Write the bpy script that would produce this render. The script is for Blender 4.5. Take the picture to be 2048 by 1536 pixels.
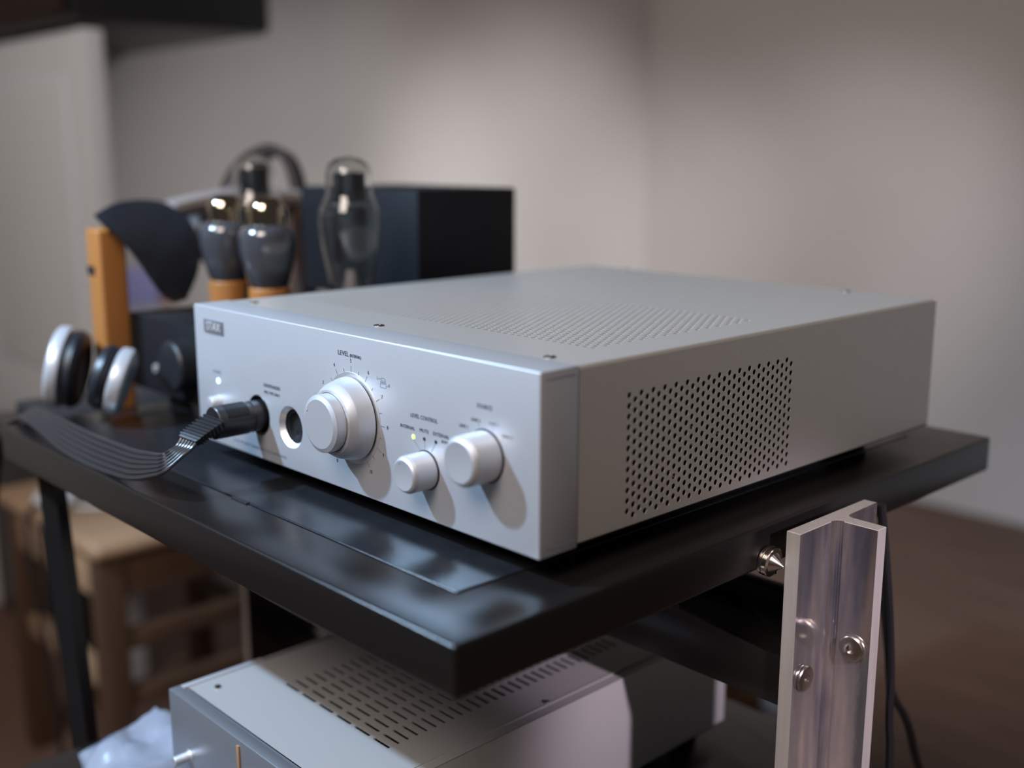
import bpy, bmesh, math, random
from mathutils import Vector, Matrix, noise
random.seed(7)
PI = math.pi
D = bpy.data
SC = bpy.context.scene
for o in list(D.objects):
    D.objects.remove(o)

# ---------------------------------------------------------------- camera
cam = D.cameras.new('camera')
camo = D.objects.new('camera', cam)
SC.collection.objects.link(camo)
YAW, PITCH = -0.8134, -0.2045
camo.location = (0.4244, -0.4227, 0.2270)
camo.rotation_euler = (PI / 2 + PITCH, 0.0, -YAW)
cam.sensor_width = 36.0
cam.lens = 39.2
cam.clip_start = 0.02
cam.clip_end = 50
cam.dof.use_dof = True
cam.dof.focus_distance = 0.745
cam.dof.aperture_fstop = 2.4
SC.camera = camo

# ---------------------------------------------------------------- world, lights, exposure
w = D.worlds.new('world')
SC.world = w
w.use_nodes = True
wb = w.node_tree.nodes['Background']
wb.inputs[0].default_value = (0.95, 0.86, 0.82, 1)
wb.inputs[1].default_value = 0.045


def light(name, kind, loc, target, power, color, size=0.1, spot=None, blend=0.5, size_y=None):
    l = D.lights.new(name, kind)
    l.energy = power
    l.color = color
    if kind == 'AREA':
        l.shape = 'DISK'
        l.size = size
        if size_y:
            l.shape = 'RECTANGLE'
            l.size_y = size_y
    else:
        l.shadow_soft_size = size
    if kind == 'SPOT':
        l.spot_size = spot
        l.spot_blend = blend
    o = D.objects.new(name, l)
    SC.collection.objects.link(o)
    o.location = loc
    o.rotation_euler = (Vector(target) - Vector(loc)).to_track_quat('-Z', 'Y').to_euler()
    return o


# cool desk lamp, upper left in front of the rack
light('lamp_cool', 'SPOT', (-0.80, -0.76, 0.98), (-0.15, 0.06, -0.04), 140, (0.50, 0.73, 1.0), 0.028, math.radians(100), 0.75)
# unseen warm spots added to make the pool of light in the room corner
light('wall_fill', 'SPOT', (-0.10, 1.30, 0.75), (-2.165, 2.20, -0.10), 128, (1.0, 0.96, 0.96), 0.10, math.radians(42), 1.0)
light('wall_fill', 'SPOT', (-0.10, 1.30, 0.75), (-2.165, 1.30, -0.05), 68, (1.0, 0.96, 0.95), 0.10, math.radians(46), 1.0)
light('wall_fill', 'SPOT', (-0.10, 1.30, 0.75), (-1.50, 2.68, -0.12), 60, (1.0, 0.93, 0.95), 0.10, math.radians(42), 1.0)
light('floor_fill', 'SPOT', (-0.10, 1.30, 0.75), (-0.95, 1.85, -0.8), 22, (1.0, 0.84, 0.74), 0.10, math.radians(54), 1.0)  # unseen warm spot added to brighten the floor behind the rack
# low lamp to the right of the rack, skims under the upper shelf
light('lamp_low', 'SPOT', (1.12, 0.01, 0.47), (-0.11, 0.275, -0.235), 78, (1.0, 0.82, 0.95), 0.03, math.radians(16.5), 0.85)
# broad unseen fill light added in front to lift the shadows
light('front_fill', 'AREA', (0.40, -1.50, 1.60), (-0.2, 0.2, 0.05), 47, (1.0, 0.86, 0.78), 1.0, size_y=1.0)

SC.view_settings.view_transform = 'Standard'
SC.view_settings.look = 'None'
SC.view_settings.exposure = 0.0
SC.view_settings.gamma = 1.0
SC.view_settings.use_curve_mapping = False


# ---------------------------------------------------------------- materials
def mat(name, col, rough=0.5, metal=0.0, spec=0.5, trans=0.0, ior=1.45, emit=None, estr=0,
        nscale=None, namt=0.0, bump=0.0, bscale=400, coat=0.0, aniso=None, stretch=None, col2=None):
    m = D.materials.new(name)
    m.use_nodes = True
    nt = m.node_tree
    b = nt.nodes['Principled BSDF']
    b.inputs['Base Color'].default_value = (*col, 1)
    b.inputs['Roughness'].default_value = rough
    b.inputs['Metallic'].default_value = metal
    b.inputs['Specular IOR Level'].default_value = spec
    b.inputs['Transmission Weight'].default_value = trans
    b.inputs['IOR'].default_value = ior
    b.inputs['Coat Weight'].default_value = coat
    if emit:
        b.inputs['Emission Color'].default_value = (*emit, 1)
        b.inputs['Emission Strength'].default_value = estr
    if nscale:
        tc = nt.nodes.new('ShaderNodeTexCoord')
        mp = nt.nodes.new('ShaderNodeMapping')
        nt.links.new(tc.outputs['Object'], mp.inputs[0])
        if stretch:
            mp.inputs['Scale'].default_value = stretch
        n = nt.nodes.new('ShaderNodeTexNoise')
        n.inputs['Scale'].default_value = nscale
        n.inputs['Detail'].default_value = 5
        nt.links.new(mp.outputs[0], n.inputs['Vector'])
        r = nt.nodes.new('ShaderNodeValToRGB')
        r.color_ramp.elements[0].position = 0.3
        r.color_ramp.elements[1].position = 0.7
        c2 = col2 if col2 else tuple(c * (1 - namt) for c in col)
        r.color_ramp.elements[0].color = (*c2, 1)
        r.color_ramp.elements[1].color = (*col, 1)
        nt.links.new(n.outputs['Fac'], r.inputs[0])
        nt.links.new(r.outputs[0], b.inputs['Base Color'])
    if bump:
        tc2 = nt.nodes.new('ShaderNodeTexCoord')
        n2 = nt.nodes.new('ShaderNodeTexNoise')
        n2.inputs['Scale'].default_value = bscale
        n2.inputs['Detail'].default_value = 3
        nt.links.new(tc2.outputs['Object'], n2.inputs['Vector'])
        bp = nt.nodes.new('ShaderNodeBump')
        bp.inputs['Strength'].default_value = bump
        bp.inputs['Distance'].default_value = 0.0005
        nt.links.new(n2.outputs['Fac'], bp.inputs['Height'])
        nt.links.new(bp.outputs[0], b.inputs['Normal'])
    return m


M = {}
M['anod'] = mat('anodised_silver', (0.60, 0.62, 0.66), 0.42, 0.55, nscale=900, namt=0.06, bump=0.05, bscale=3000)
M['case'] = mat('silver_paint', (0.82, 0.785, 0.74), 0.35, 0.62, nscale=1800, namt=0.22, bump=0.18, bscale=1600)
M['knob'] = mat('satin_knob', (0.58, 0.59, 0.62), 0.48, 0.6, nscale=1500, namt=0.05)
M['chamfer'] = mat('polished_chamfer', (0.80, 0.80, 0.82), 0.42, 0.8)
M['ink'] = mat('blue_black_ink', (0.02, 0.025, 0.05), 0.6)
M['ink2'] = mat('grey_ink', (0.16, 0.18, 0.24), 0.6)
M['dark'] = mat('dark_inside', (0.012, 0.012, 0.013), 0.6)
M['black'] = mat('black_plastic', (0.014, 0.015, 0.018), 0.42)
M['rubber'] = mat('black_rubber', (0.012, 0.012, 0.014), 0.38)
M['cord'] = mat('ribbon_vinyl', (0.022, 0.022, 0.025), 0.30, 0.0, 0.8)
M['boxblack'] = mat('black_lacquer', (0.010, 0.011, 0.014), 0.5, 0.0, 0.25)
M['rack'] = mat('black_powder_coat', (0.009, 0.008, 0.008), 0.24, 0.0, 0.5, bump=0.10, bscale=2600)
M['board'] = mat('black_board', (0.014, 0.016, 0.020), 0.26, 0.0, 0.55, nscale=60, namt=0.3, bump=0.12, bscale=1500)
M['alu'] = mat('polished_aluminium', (0.95, 0.90, 0.87), 0.13, 0.93, nscale=70, col2=(0.34, 0.36, 0.46), stretch=(1, 1, 0.16), bump=0.25, bscale=160)  # dark bluish vertical patches put reflections, and some tarnish, into the colour
M['alucut'] = mat('brushed_aluminium', (0.66, 0.64, 0.615), 0.45, 0.6, nscale=300, namt=0.12, stretch=(1, 1, 0.05))
M['darkscrew'] = mat('dark_screw', (0.16, 0.15, 0.14), 0.35, 0.9)
M['steel'] = mat('turned_steel', (0.62, 0.58, 0.50), 0.20, 1.0)
M['screw'] = mat('screw_steel', (0.50, 0.46, 0.42), 0.25, 1.0)
M['wall'] = mat('wall_paper', (0.585, 0.57, 0.562), 0.85, nscale=3, namt=0.05)
M['floor'] = mat('wood_floor', (0.17, 0.10, 0.072), 0.6, nscale=3, namt=0.35, stretch=(1, 6, 1))
M['ceil'] = mat('ceiling_white', (0.6, 0.58, 0.56), 0.9)
M['door'] = mat('white_painted_wood', (0.72, 0.77, 0.82), 0.55, nscale=2, namt=0.05)
M['wood'] = mat('orange_beech', (0.42, 0.17, 0.045), 0.42, nscale=20, namt=0.25, stretch=(1, 1, 0.15))
M['stool'] = mat('worn_oak', (0.46, 0.30, 0.18), 0.45, nscale=8, namt=0.45, stretch=(1, 0.2, 1))
M['stoolleg'] = mat('brown_oak', (0.085, 0.045, 0.026), 0.5, nscale=14, namt=0.3, stretch=(1, 1, 0.1))  # stool legs and rails darkened to put their shade into the colour
M['leather'] = mat('black_leather', (0.014, 0.016, 0.022), 0.40, bump=0.3, bscale=300)
M['pad'] = mat('beige_pad', (0.30, 0.26, 0.245), 0.8)
M['brown'] = mat('brown_leather', (0.035, 0.022, 0.018), 0.7, 0.0, 0.2)
M['cupshell'] = mat('silver_cup', (0.62, 0.65, 0.70), 0.35, 0.4)
M['cloth'] = mat('white_cloth', (0.55, 0.56, 0.58), 0.9)
M['bag'] = mat('plastic_bag', (0.34, 0.38, 0.47), 0.25, 0.0, 0.7, trans=0.25)
M['tubecoat'] = mat('grey_coated_glass', (0.052, 0.053, 0.060), 0.14, 0.0, 0.9, coat=1.0)
M['getter'] = mat('mirror_getter', (0.62, 0.55, 0.42), 0.10, 1.0)
M['plate'] = mat('tube_anode', (0.05, 0.05, 0.055), 0.4, 0.5)
M['mica'] = mat('mica', (0.35, 0.28, 0.26), 0.3)
M['led_b'] = mat('led_white_blue', (0.5, 0.8, 1.0), 0.3, emit=(0.55, 0.92, 1.0), estr=2.2)
M['led_g'] = mat('led_green', (0.5, 0.9, 0.2), 0.3, emit=(0.50, 1.0, 0.13), estr=1.6)
M['led_off'] = mat('led_dark', (0.02, 0.02, 0.035), 0.3)
M['badge'] = mat('badge_gunmetal', (0.17, 0.17, 0.18), 0.4, 0.3)
M['badgelet'] = mat('badge_letter', (0.80, 0.79, 0.80), 0.3, 0.3)
M['pcb'] = mat('circuit_board', (0.02, 0.05, 0.03), 0.4)
M['blue'] = mat('violet_blue_card', (0.36, 0.38, 0.75), 0.6)
M['card'] = mat('cardboard', (0.30, 0.17, 0.09), 0.8)
M['lowpaint'] = mat('silver_grey_paint', (0.50, 0.50, 0.50), 0.45, 0.35, nscale=1500, namt=0.12)
M['lowpanel'] = mat('silver_front', (0.36, 0.38, 0.42), 0.42, 0.75)
g = D.materials.new('clear_glass')
g.use_nodes = True
gb = g.node_tree.nodes['Principled BSDF']
gb.inputs['Base Color'].default_value = (0.93, 0.95, 0.93, 1)
gb.inputs['Roughness'].default_value = 0.0
gb.inputs['Transmission Weight'].default_value = 1.0
gb.inputs['IOR'].default_value = 1.45
M['glass'] = g
M['smoke'] = mat('smoked_glass', (0.42, 0.42, 0.44), 0.0, trans=1.0, ior=1.3)


# ---------------------------------------------------------------- mesh helpers
class MB:
    def __init__(s):
        s.bm = bmesh.new()

    def box(s, x0, x1, y0, y1, z0, z1, bev=0.0, seg=2):
        r = bmesh.ops.create_cube(s.bm, size=1.0)
        vs = r['verts']
        for v in vs:
            v.co = Vector(((x0 + x1) / 2 + v.co.x * (x1 - x0), (y0 + y1) / 2 + v.co.y * (y1 - y0), (z0 + z1) / 2 + v.co.z * (z1 - z0)))
        if bev > 0:
            es = list({e for v in vs for e in v.link_edges})
            bmesh.ops.bevel(s.bm, geom=es, offset=bev, segments=seg, affect='EDGES', profile=0.5)
        return s

    def lathe(s, prof, origin=(0, 0, 0), axis=(0, 0, 1), n=32, cap=True):
        """prof: list of (distance along axis, radius)"""
        a = Vector(axis).normalized()
        q = a.to_track_quat('Z', 'Y')
        O = Vector(origin)
        rings = []
        for t, r in prof:
            rings.append([s.bm.verts.new(O + q @ Vector((r * math.cos(2 * PI * k / n), r * math.sin(2 * PI * k / n), t))) for k in range(n)])
        for i in range(len(rings) - 1):
            for k in range(n):
                s.bm.faces.new((rings[i][k], rings[i][(k + 1) % n], rings[i + 1][(k + 1) % n], rings[i + 1][k]))
        if cap:
            s.bm.faces.new(list(reversed(rings[0])))
            s.bm.faces.new(rings[-1])
        return s

    def tube(s, path, r, n=10, rr=None):
        P = [Vector(p) for p in path]
        rings = []
        up = Vector((0, 0, 1))
        for i, p in enumerate(P):
            t = (P[min(i + 1, len(P) - 1)] - P[max(i - 1, 0)]).normalized()
            a = t.cross(up)
            if a.length < 1e-3:
                a = t.cross(Vector((1, 0, 0)))
            a.normalize()
            b = t.cross(a)
            rad = rr[i] if rr else r
            rings.append([s.bm.verts.new(p + rad * (math.cos(2 * PI * k / n) * a + math.sin(2 * PI * k / n) * b)) for k in range(n)])
        for i in range(len(rings) - 1):
            for k in range(n):
                s.bm.faces.new((rings[i][k], rings[i][(k + 1) % n], rings[i + 1][(k + 1) % n], rings[i + 1][k]))
        s.bm.faces.new(list(reversed(rings[0])))
        s.bm.faces.new(rings[-1])
        return s

    def prism(s, poly, z0, z1, bev=0):
        a = [s.bm.verts.new((x, y, z0)) for x, y in poly]
        b = [s.bm.verts.new((x, y, z1)) for x, y in poly]
        n = len(poly)
        fs = [s.bm.faces.new(list(reversed(a))), s.bm.faces.new(b)]
        for i in range(n):
            fs.append(s.bm.faces.new((a[i], a[(i + 1) % n], b[(i + 1) % n], b[i])))
        return s

    def ribbon(s, A, B, th):
        """closed strip between two polylines with thickness"""
        A = [Vector(p) for p in A]
        B = [Vector(p) for p in B]
        n = len(A)
        T, L = [], []
        for i in range(n):
            t = A[min(i + 1, n - 1)] - A[max(i - 1, 0)]
            nm = t.cross(B[i] - A[i]).normalized() * th / 2
            T.append((s.bm.verts.new(A[i] + nm), s.bm.verts.new((A[i] + B[i]) / 2 + nm * 1.0), s.bm.verts.new(B[i] + nm)))
            L.append((s.bm.verts.new(A[i] - nm), s.bm.verts.new((A[i] + B[i]) / 2 - nm * 1.0), s.bm.verts.new(B[i] - nm)))
        for i in range(n - 1):
            for k in (0, 1):
                s.bm.faces.new((T[i][k], T[i][k + 1], T[i + 1][k + 1], T[i + 1][k]))
                s.bm.faces.new((L[i][k], L[i + 1][k], L[i + 1][k + 1], L[i][k + 1]))
            s.bm.faces.new((T[i][0], T[i + 1][0], L[i + 1][0], L[i][0]))
            s.bm.faces.new((T[i][2], L[i][2], L[i + 1][2], T[i + 1][2]))
        for i in (0, n - 1):
            s.bm.faces.new((T[i][0], L[i][0], L[i][1], T[i][1]))
            s.bm.faces.new((T[i][1], L[i][1], L[i][2], T[i][2]))
        return s

    def build(s, name, m, parent=None, smooth=True, angle=0.6, recalc=True):
        if recalc:
            bmesh.ops.recalc_face_normals(s.bm, faces=s.bm.faces)
        me = D.meshes.new(name)
        s.bm.to_mesh(me)
        s.bm.free()
        me.materials.append(m)
        if smooth:
            me.polygons.foreach_set('use_smooth', [True] * len(me.polygons))
            me.set_sharp_from_angle(angle=angle)
        return link(name, me, parent)


def link(name, me, parent=None):
    o = D.objects.new(name, me)
    SC.collection.objects.link(o)
    if parent:
        o.parent = parent
        if parent.type == 'EMPTY':
            o.matrix_parent_inverse = Matrix.Translation(-parent.location)
    return o


def tag(o, label=None, cat=None, group=None, kind=None):
    if label: o['label'] = label
    if cat: o['category'] = cat
    if group: o['group'] = group
    if kind: o['kind'] = kind
    return o


def thing(name, loc, label, cat, group=None):
    o = D.objects.new(name, None)
    o.empty_display_size = 0.02
    SC.collection.objects.link(o)
    o.location = loc
    return tag(o, label, cat, group)


def smoothpath(P, k=6):
    """Catmull-Rom through points"""
    P = [Vector(p) for p in P]
    out = []
    for i in range(len(P) - 1):
        p0, p1, p2, p3 = P[max(i - 1, 0)], P[i], P[i + 1], P[min(i + 2, len(P) - 1)]
        for j in range(k):
            t = j / k
            out.append(0.5 * ((2 * p1) + (-p0 + p2) * t + (2 * p0 - 5 * p1 + 4 * p2 - p3) * t * t + (-p0 + 3 * p1 - 3 * p2 + p3) * t ** 3))
    out.append(P[-1])
    return out


def text(name, body, x, z, size, m, parent, y=-0.00015, align='CENTER', rot=0, sx=1.0, w=None):
    """flat print on the front panel (faces -Y); x,z is the centre"""
    cu = D.curves.new(name, 'FONT')
    cu.body = body
    cu.size = size
    cu.align_x = align
    cu.align_y = 'CENTER'
    cu.extrude = 0.00004
    cu.resolution_u = 2
    t = D.objects.new(name, cu)
    SC.collection.objects.link(t)
    dg = bpy.context.evaluated_depsgraph_get()
    me = D.meshes.new_from_object(t.evaluated_get(dg))
    D.objects.remove(t)
    D.curves.remove(cu)
    if w:
        xx = [v.co.x for v in me.vertices]
        sx = w / (max(xx) - min(xx))
    me.transform(Matrix.Diagonal((sx, 1, 1, 1)))
    me.transform(Matrix.Translation((x, y, z)) @ Matrix.Rotation(PI / 2, 4, 'X') @ Matrix.Rotation(rot, 4, 'Z'))
    me.materials.clear()
    me.materials.append(m)
    return link(name, me, parent)


def perforated(nc, nr, c0, r0, pc, pr, ca, cb, ra, rb, rad, th, fn, seg=12, odd=0.5):
    """plate in (column c, row r) plane with staggered round holes; fn(c, r, depth)->xyz.
    nc columns from c0 step pc, nr rows from r0 step pr, outer rectangle ca..cb, ra..rb."""
    bm = bmesh.new()
    cache = {}

    def V(c, r, d=0.0):
        k = (round(c, 6), round(r, 6), round(d, 6))
        if k not in cache:
            cache[k] = bm.verts.new(fn(c, r, d))
        return cache[k]

    def quad(a, b, c_, d_):
        try:
            bm.faces.new((V(*a), V(*b), V(*c_), V(*d_)))
        except ValueError:
            pass
    L = c0 - pc / 2
    R = c0 + (nc - 1) * pc + pc / 2
    quad((ca, ra), (L, ra), (L, rb), (ca, rb))
    quad((R, ra), (cb, ra), (cb, rb), (R, rb))
    for i in range(nc):
        c = c0 + i * pc
        l, r_ = c - pc / 2, c + pc / 2
        off = -odd * pr if i % 2 else 0.0
        base = r0 + off - pr / 2
        top = base + nr * pr
        quad((l, ra), (r_, ra), (r_, base), (l, base))
        quad((l, top), (r_, top), (r_, rb), (l, rb))
        for j in range(nr):
            z = r0 + off + j * pr
            # rectangle corners and hole ring
            ring = [(c + rad * math.cos(2 * PI * (k + 0.5) / seg), z + rad * math.sin(2 * PI * (k + 0.5) / seg)) for k in range(seg)]
            cor = [(r_, z + pr / 2), (l, z + pr / 2), (l, z - pr / 2), (r_, z - pr / 2)]
            q = seg // 4
            for s_ in range(4):
                idx = [(s_ * q + k) % seg for k in range(q)]
                nxt = (s_ * q + q) % seg
                # n-gon: corner, next corner, ring pieces between
                vs = [V(*cor[s_])] + [V(*ring[k]) for k in reversed(idx)]
                try:
                    bm.faces.new(vs)
                except ValueError:
                    pass
                try:
                    bm.faces.new((V(*cor[s_]), V(*cor[(s_ + 1) % 4]), V(*ring[nxt]), V(*ring[idx[-1]])))
                except ValueError:
                    pass
            for k in range(seg):
                a, b = ring[k], ring[(k + 1) % seg]
                bm.faces.new((V(a[0], a[1]), V(b[0], b[1]), V(b[0], b[1], th), V(a[0], a[1], th)))
    return bm


# ================================================================ ROOM
XW, YW, ZF, ZC = -2.165, 2.68, -0.80, 1.75


def struct(name, mb, m):
    o = mb.build(name, m, None, smooth=False)
    o['kind'] = 'structure'
    return o


struct('floor', MB().box(XW - 0.1, 3.0, -2.6, YW + 0.1, ZF - 0.05, ZF), M['floor'])
struct('wall_left', MB().box(XW - 0.1, XW, -2.6, YW + 0.1, ZF, ZC), M['wall'])
struct('wall_back', MB().box(XW, 3.0, YW, YW + 0.1, ZF, ZC), M['wall'])
# white door leaf standing open at the left, seen from the front
dr = MB().box(-2.155, -1.555, 0.42, 0.46, ZF + 0.01, 0.44, 0.004).build('door_1', M['door'], None)
dr['kind'] = 'structure'
fr = MB()
fr.box(-2.075, -1.635, 0.413, 0.42, -0.2, 0.36, 0.002)
fr.build('door_panel', M['door'], dr)

# dark cupboard hung on the wall above the door
hc = thing('wall_cupboard', (-1.85, 0.6, 0.45), 'dark cupboard hanging above the white door at the upper left', 'cupboard')
MB().box(XW, -1.55, 0.40, 0.80, 0.452, 1.0, 0.015).build('carcass', M['black'], hc)
MB().box(XW + 0.01, -1.56, 0.385, 0.399, 0.462, 0.99, 0.004).build('door', M['brown'], hc)

# ================================================================ RACK
rack = thing('equipment_rack', (-0.29, 0.22, ZF), 'black steel two tier rack clamped between polished aluminium tee posts', 'rack')
ZT, ZB = -0.015, -0.045
SX0, SX1, SY0, SY1 = -0.603, 0.0275, -0.087, 0.526
fw = 0.0505


def frame_ring(x0, x1, y0, y1, z0, z1, wd, bev):
    b = MB()
    bm = b.bm
    o = [(x0, y0), (x1, y0), (x1, y1), (x0, y1)]
    i = [(x0 + wd, y0 + wd - 0.006), (x1 - wd, y0 + wd - 0.006), (x1 - wd, y1 - wd), (x0 + wd, y1 - wd)]
    vo = {}
    for nm, pts in (('o', o), ('i', i)):
        for zz, zn in ((z0, 0), (z1, 1)):
            vo[nm, zn] = [bm.verts.new((x, y, zz)) for x, y in pts]
    for k in range(4):
        n = (k + 1) % 4
        bm.faces.new((vo['o', 0][k], vo['o', 0][n], vo['o', 1][n], vo['o', 1][k]))
        bm.faces.new((vo['i', 0][k], vo['i', 1][k], vo['i', 1][n], vo['i', 0][n]))
        bm.faces.new((vo['o', 1][k], vo['o', 1][n], vo['i', 1][n], vo['i', 1][k]))
        bm.faces.new((vo['o', 0][k], vo['i', 0][k], vo['i', 0][n], vo['o', 0][n]))
    es = [e for e in bm.edges if all(abs(v.co.x - x0) < 1e-6 or abs(v.co.x - x1) < 1e-6 or abs(v.co.y - y0) < 1e-6 or abs(v.co.y - y1) < 1e-6 for v in e.verts)
          and len({(round(v.co.x, 4), round(v.co.y, 4)) for v in e.verts} & {(round(a, 4), round(c, 4)) for a, c in o}) >= 1
          and not any((round(v.co.x, 4), round(v.co.y, 4)) in {(round(a, 4), round(c, 4)) for a, c in i} for v in e.verts)]
    bmesh.ops.bevel(bm, geom=es, offset=bev, segments=3, affect='EDGES', profile=0.5)
    return b


frame_ring(SX0, SX1, SY0, SY1, ZB, ZT, fw, 0.0022).build('shelf_frame', M['rack'], rack)
IX0, IX1, IY0, IY1 = SX0 + fw, SX1 - fw, SY0 + fw - 0.006, SY1 - fw
MB().box(IX0 + 0.0016, IX1 - 0.0016, IY0 + 0.0016, IY1 - 0.0016, ZT - 0.016, ZT + 0.0006, 0.0012, 3).build('shelf_board', M['board'], rack)
MB().box(-0.270, -0.249, IY0 - 0.0008, IY0 + 0.0026, ZT - 0.006, ZT + 0.0010, 0.0003).build('board_clip', M['dark'], rack)
# lower tier
LZ = -0.285
MB().box(-0.49, -0.002, -0.15, 0.405, LZ - 0.03, LZ, 0.002).build('lower_shelf', M['rack'], rack)


def tee_post(side):
    """polished extruded tee: flange along Y, stem pointing outwards"""
    b = MB()
    if side > 0:
        xf0, xf1, xs, y0, y1 = 0.0416, 0.0518, 0.0825, 0.1878, 0.2865
    else:
        xf0, xf1, xs, y0, y1 = -0.6790, -0.6685, -0.712, 0.188, 0.282
    ym = (y0 + y1) / 2
    t = 0.0055
    r = 0.0060
    base = xf1 if side > 0 else xf0
    far = xf0 if side > 0 else xf1
    s = 1 if side > 0 else -1
    poly = [(far, y0), (base, y0)]
    for k in range(13):
        a = PI / 2 * k / 12
        q = r + (0.0007 if k % 2 else 0.0)
        poly.append((base + s * (r - q * math.cos(a)), ym - t - r + q * math.sin(a)))
    poly += [(xs, ym - t), (xs, ym + t)]
    for k in range(5):
        a = PI / 2 * (4 - k) / 4
        poly.append((base + s * r * (1 - math.cos(a)), ym + t + r - r * math.sin(a)))
    poly += [(base, y1), (far, y1)]
    zt = -0.0161 if side > 0 else -0.0165
    b.prism(poly, ZF + 0.002, zt)
    es = [e for e in b.bm.edges if all(abs(v.co.z - zt) < 1e-6 for v in e.verts)]
    bmesh.ops.bevel(b.bm, geom=es, offset=0.0004, segments=1, affect='EDGES')
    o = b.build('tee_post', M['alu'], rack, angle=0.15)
    o.data.materials.append(M['alucut'])
    for p in o.data.polygons:
        n = p.normal
        c = p.center
        # saw-cut top, extrusion ends of flange and stem
        if n.z > 0.5 or (abs(n.y) > 0.9 and (abs(c.y - y0) < 1e-3 or abs(c.y - y1) < 1e-3)) or (n.x * s > 0.9 and abs(c.x - xs) < 1e-3):
            p.material_index = 1
    return o


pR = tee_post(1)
pL = tee_post(-1)
pL.data.materials[0] = M['rack']  # black put in for the dark reflections on the polished flange
pL['label'] = 'tee post coloured black for its dark reflections, with a bare silver front edge'


def screw(loc, axis, r, parent, name='screw', m='screw', sock=True):
    b = MB()
    b.lathe([(0, r * 0.94), (0.0008, r * 0.97), (0.0010, r * 0.90), (0.0013, r * 0.90), (0.0015, r), (0.0024, r), (0.0030, r * 0.93), (0.0033, r * 0.84), (0.0033, r * 0.34), (0.0014, r * 0.32), (0.0014, 0.00001)], loc, axis, 32, cap=False)
    o = b.build(name, M[m], parent, angle=0.35)
    return o


screw((0.0518, 0.2005, -0.1210), (1, 0, 0), 0.0092, pR)
screw((0.0700, 0.2316, -0.1035), (0, -1, 0), 0.0092, pR)
# second row further down the post, hidden by the frame edge
# spike between shelf and post
sp = MB()
sp.lathe([(0, 0.0100), (0.0006, 0.0103), (0.0022, 0.0103), (0.0025, 0.0092), (0.0029, 0.0092), (0.0032, 0.0102), (0.0060, 0.0102), (0.0064, 0.0097), (0.0066, 0.0070), (0.0143, 0.0002)],
         (0.0275, 0.186, -0.0393), (1, 0, -0.12), 40)
spo = sp.build('levelling_spike', M['steel'], rack, angle=0.35)
for a in (-2.6, -1.6):
    c = Vector((0.0275 + (0.0052 if a > -2 else 0.0022), 0.186, -0.0393))
    d = Vector((0, math.cos(a + 0.35), math.sin(a + 0.35) * 0.8 + 0.05)).normalized()
    MB().lathe([(0.0095, 0.0011), (0.01035, 0.0011)], c, d, 12).build('pin_hole', M['dark'], spo)
# beams between the posts
MB().box(-0.668, 0.0414, 0.190, 0.206, -0.1425, -0.1060, 0.0012).build('cross_beam', M['rack'], rack)
gs = MB()
gs.prism([(-0.058, 0.206), (0.0412, 0.206), (-0.050, 0.262), (-0.120, 0.262)], -0.110, -0.107)
gs.build('gusset_plate', M['rack'], rack)
MB().box(-0.668, 0.0414, 0.262, 0.280, -0.1425, -0.0945, 0.0012).build('cross_beam', M['rack'], rack)
MB().box(-0.668, 0.0414, 0.225, 0.245, -0.345, LZ - 0.0305, 0.0012).build('cross_beam', M['rack'], rack)
# slim leaning strut under the front left of the upper shelf
st = MB()
st.tube([(-0.580, -0.055, -0.0455), (-0.524, -0.066, -0.262), (-0.450, -0.082, -0.56), (-0.39, -0.094, ZF + 0.002)], 0.0115, 4)
st.build('strut', M['rack'], rack, smooth=False)
MB().box(-0.790, -0.604, -0.040, 0.40, -0.057, -0.044, 0.001).build('side_bracket', M['rack'], rack)
MB().box(-0.668, -0.60, 0.19, 0.21, -0.075, -0.058, 0.001).build('bracket_arm', M['rack'], rack)

# ================================================================ MAIN AMPLIFIER
AW, AH, AD = 0.393, 0.1092, 0.462
amp = thing('headphone_amplifier', (-AW / 2, AD / 2, ZT), 'large silver headphone amplifier with perforated cover on top of the rack', 'amplifier')
FP = 0.0315

# front panel with two socket recesses (boolean on evaluated mesh)
fb = MB().box(-AW, 0, 0, FP, 0.0, AH, 0.0013, 3)
fpo = fb.build('front_panel', M['anod'], amp)
SOCK = [(-0.2998, 0.0338), (-0.2561, 0.0322)]
cut = MB()
for x, z in SOCK:
    cut.lathe([(-0.0005, 0.0160), (0.0035, 0.0126), (0.020, 0.0126)], (x, 0, z), (0, 1, 0), 64)
cuto = cut.build('cutter', M['chamfer'], None)
bo = fpo.modifiers.new('b', 'BOOLEAN')
bo.object = cuto
bo.operation = 'DIFFERENCE'
bo.solver = 'EXACT'
dg = bpy.context.evaluated_depsgraph_get()
me = D.meshes.new_from_object(fpo.evaluated_get(dg))
fpo.modifiers.clear()
fpo.data = me
if len(me.materials) < 2:
    me.materials.append(M['chamfer'])
for p in me.polygons:
    c = p.center
    inside = any((c.x - x) ** 2 + (c.z - z) ** 2 < 0.0163 ** 2 and c.y > 0.0001 and c.y < 0.0205 and c.y + 0 > 0 for x, z in SOCK)
    if inside:
        p.material_index = 1
me.polygons.foreach_set('use_smooth', [True] * len(me.polygons))
me.set_sharp_from_angle(angle=0.4)
D.objects.remove(cuto)
# groove lines on the exposed end of the panel
MB().box(-0.0002, 0.00012, 0.005, FP - 0.003, 0.1040, 0.1046).build('groove', M['ink2'], fpo)
MB().box(-0.0002, 0.00012, 0.005, FP - 0.002, 0.0048, 0.0054).build('groove', M['ink2'], fpo)

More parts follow.
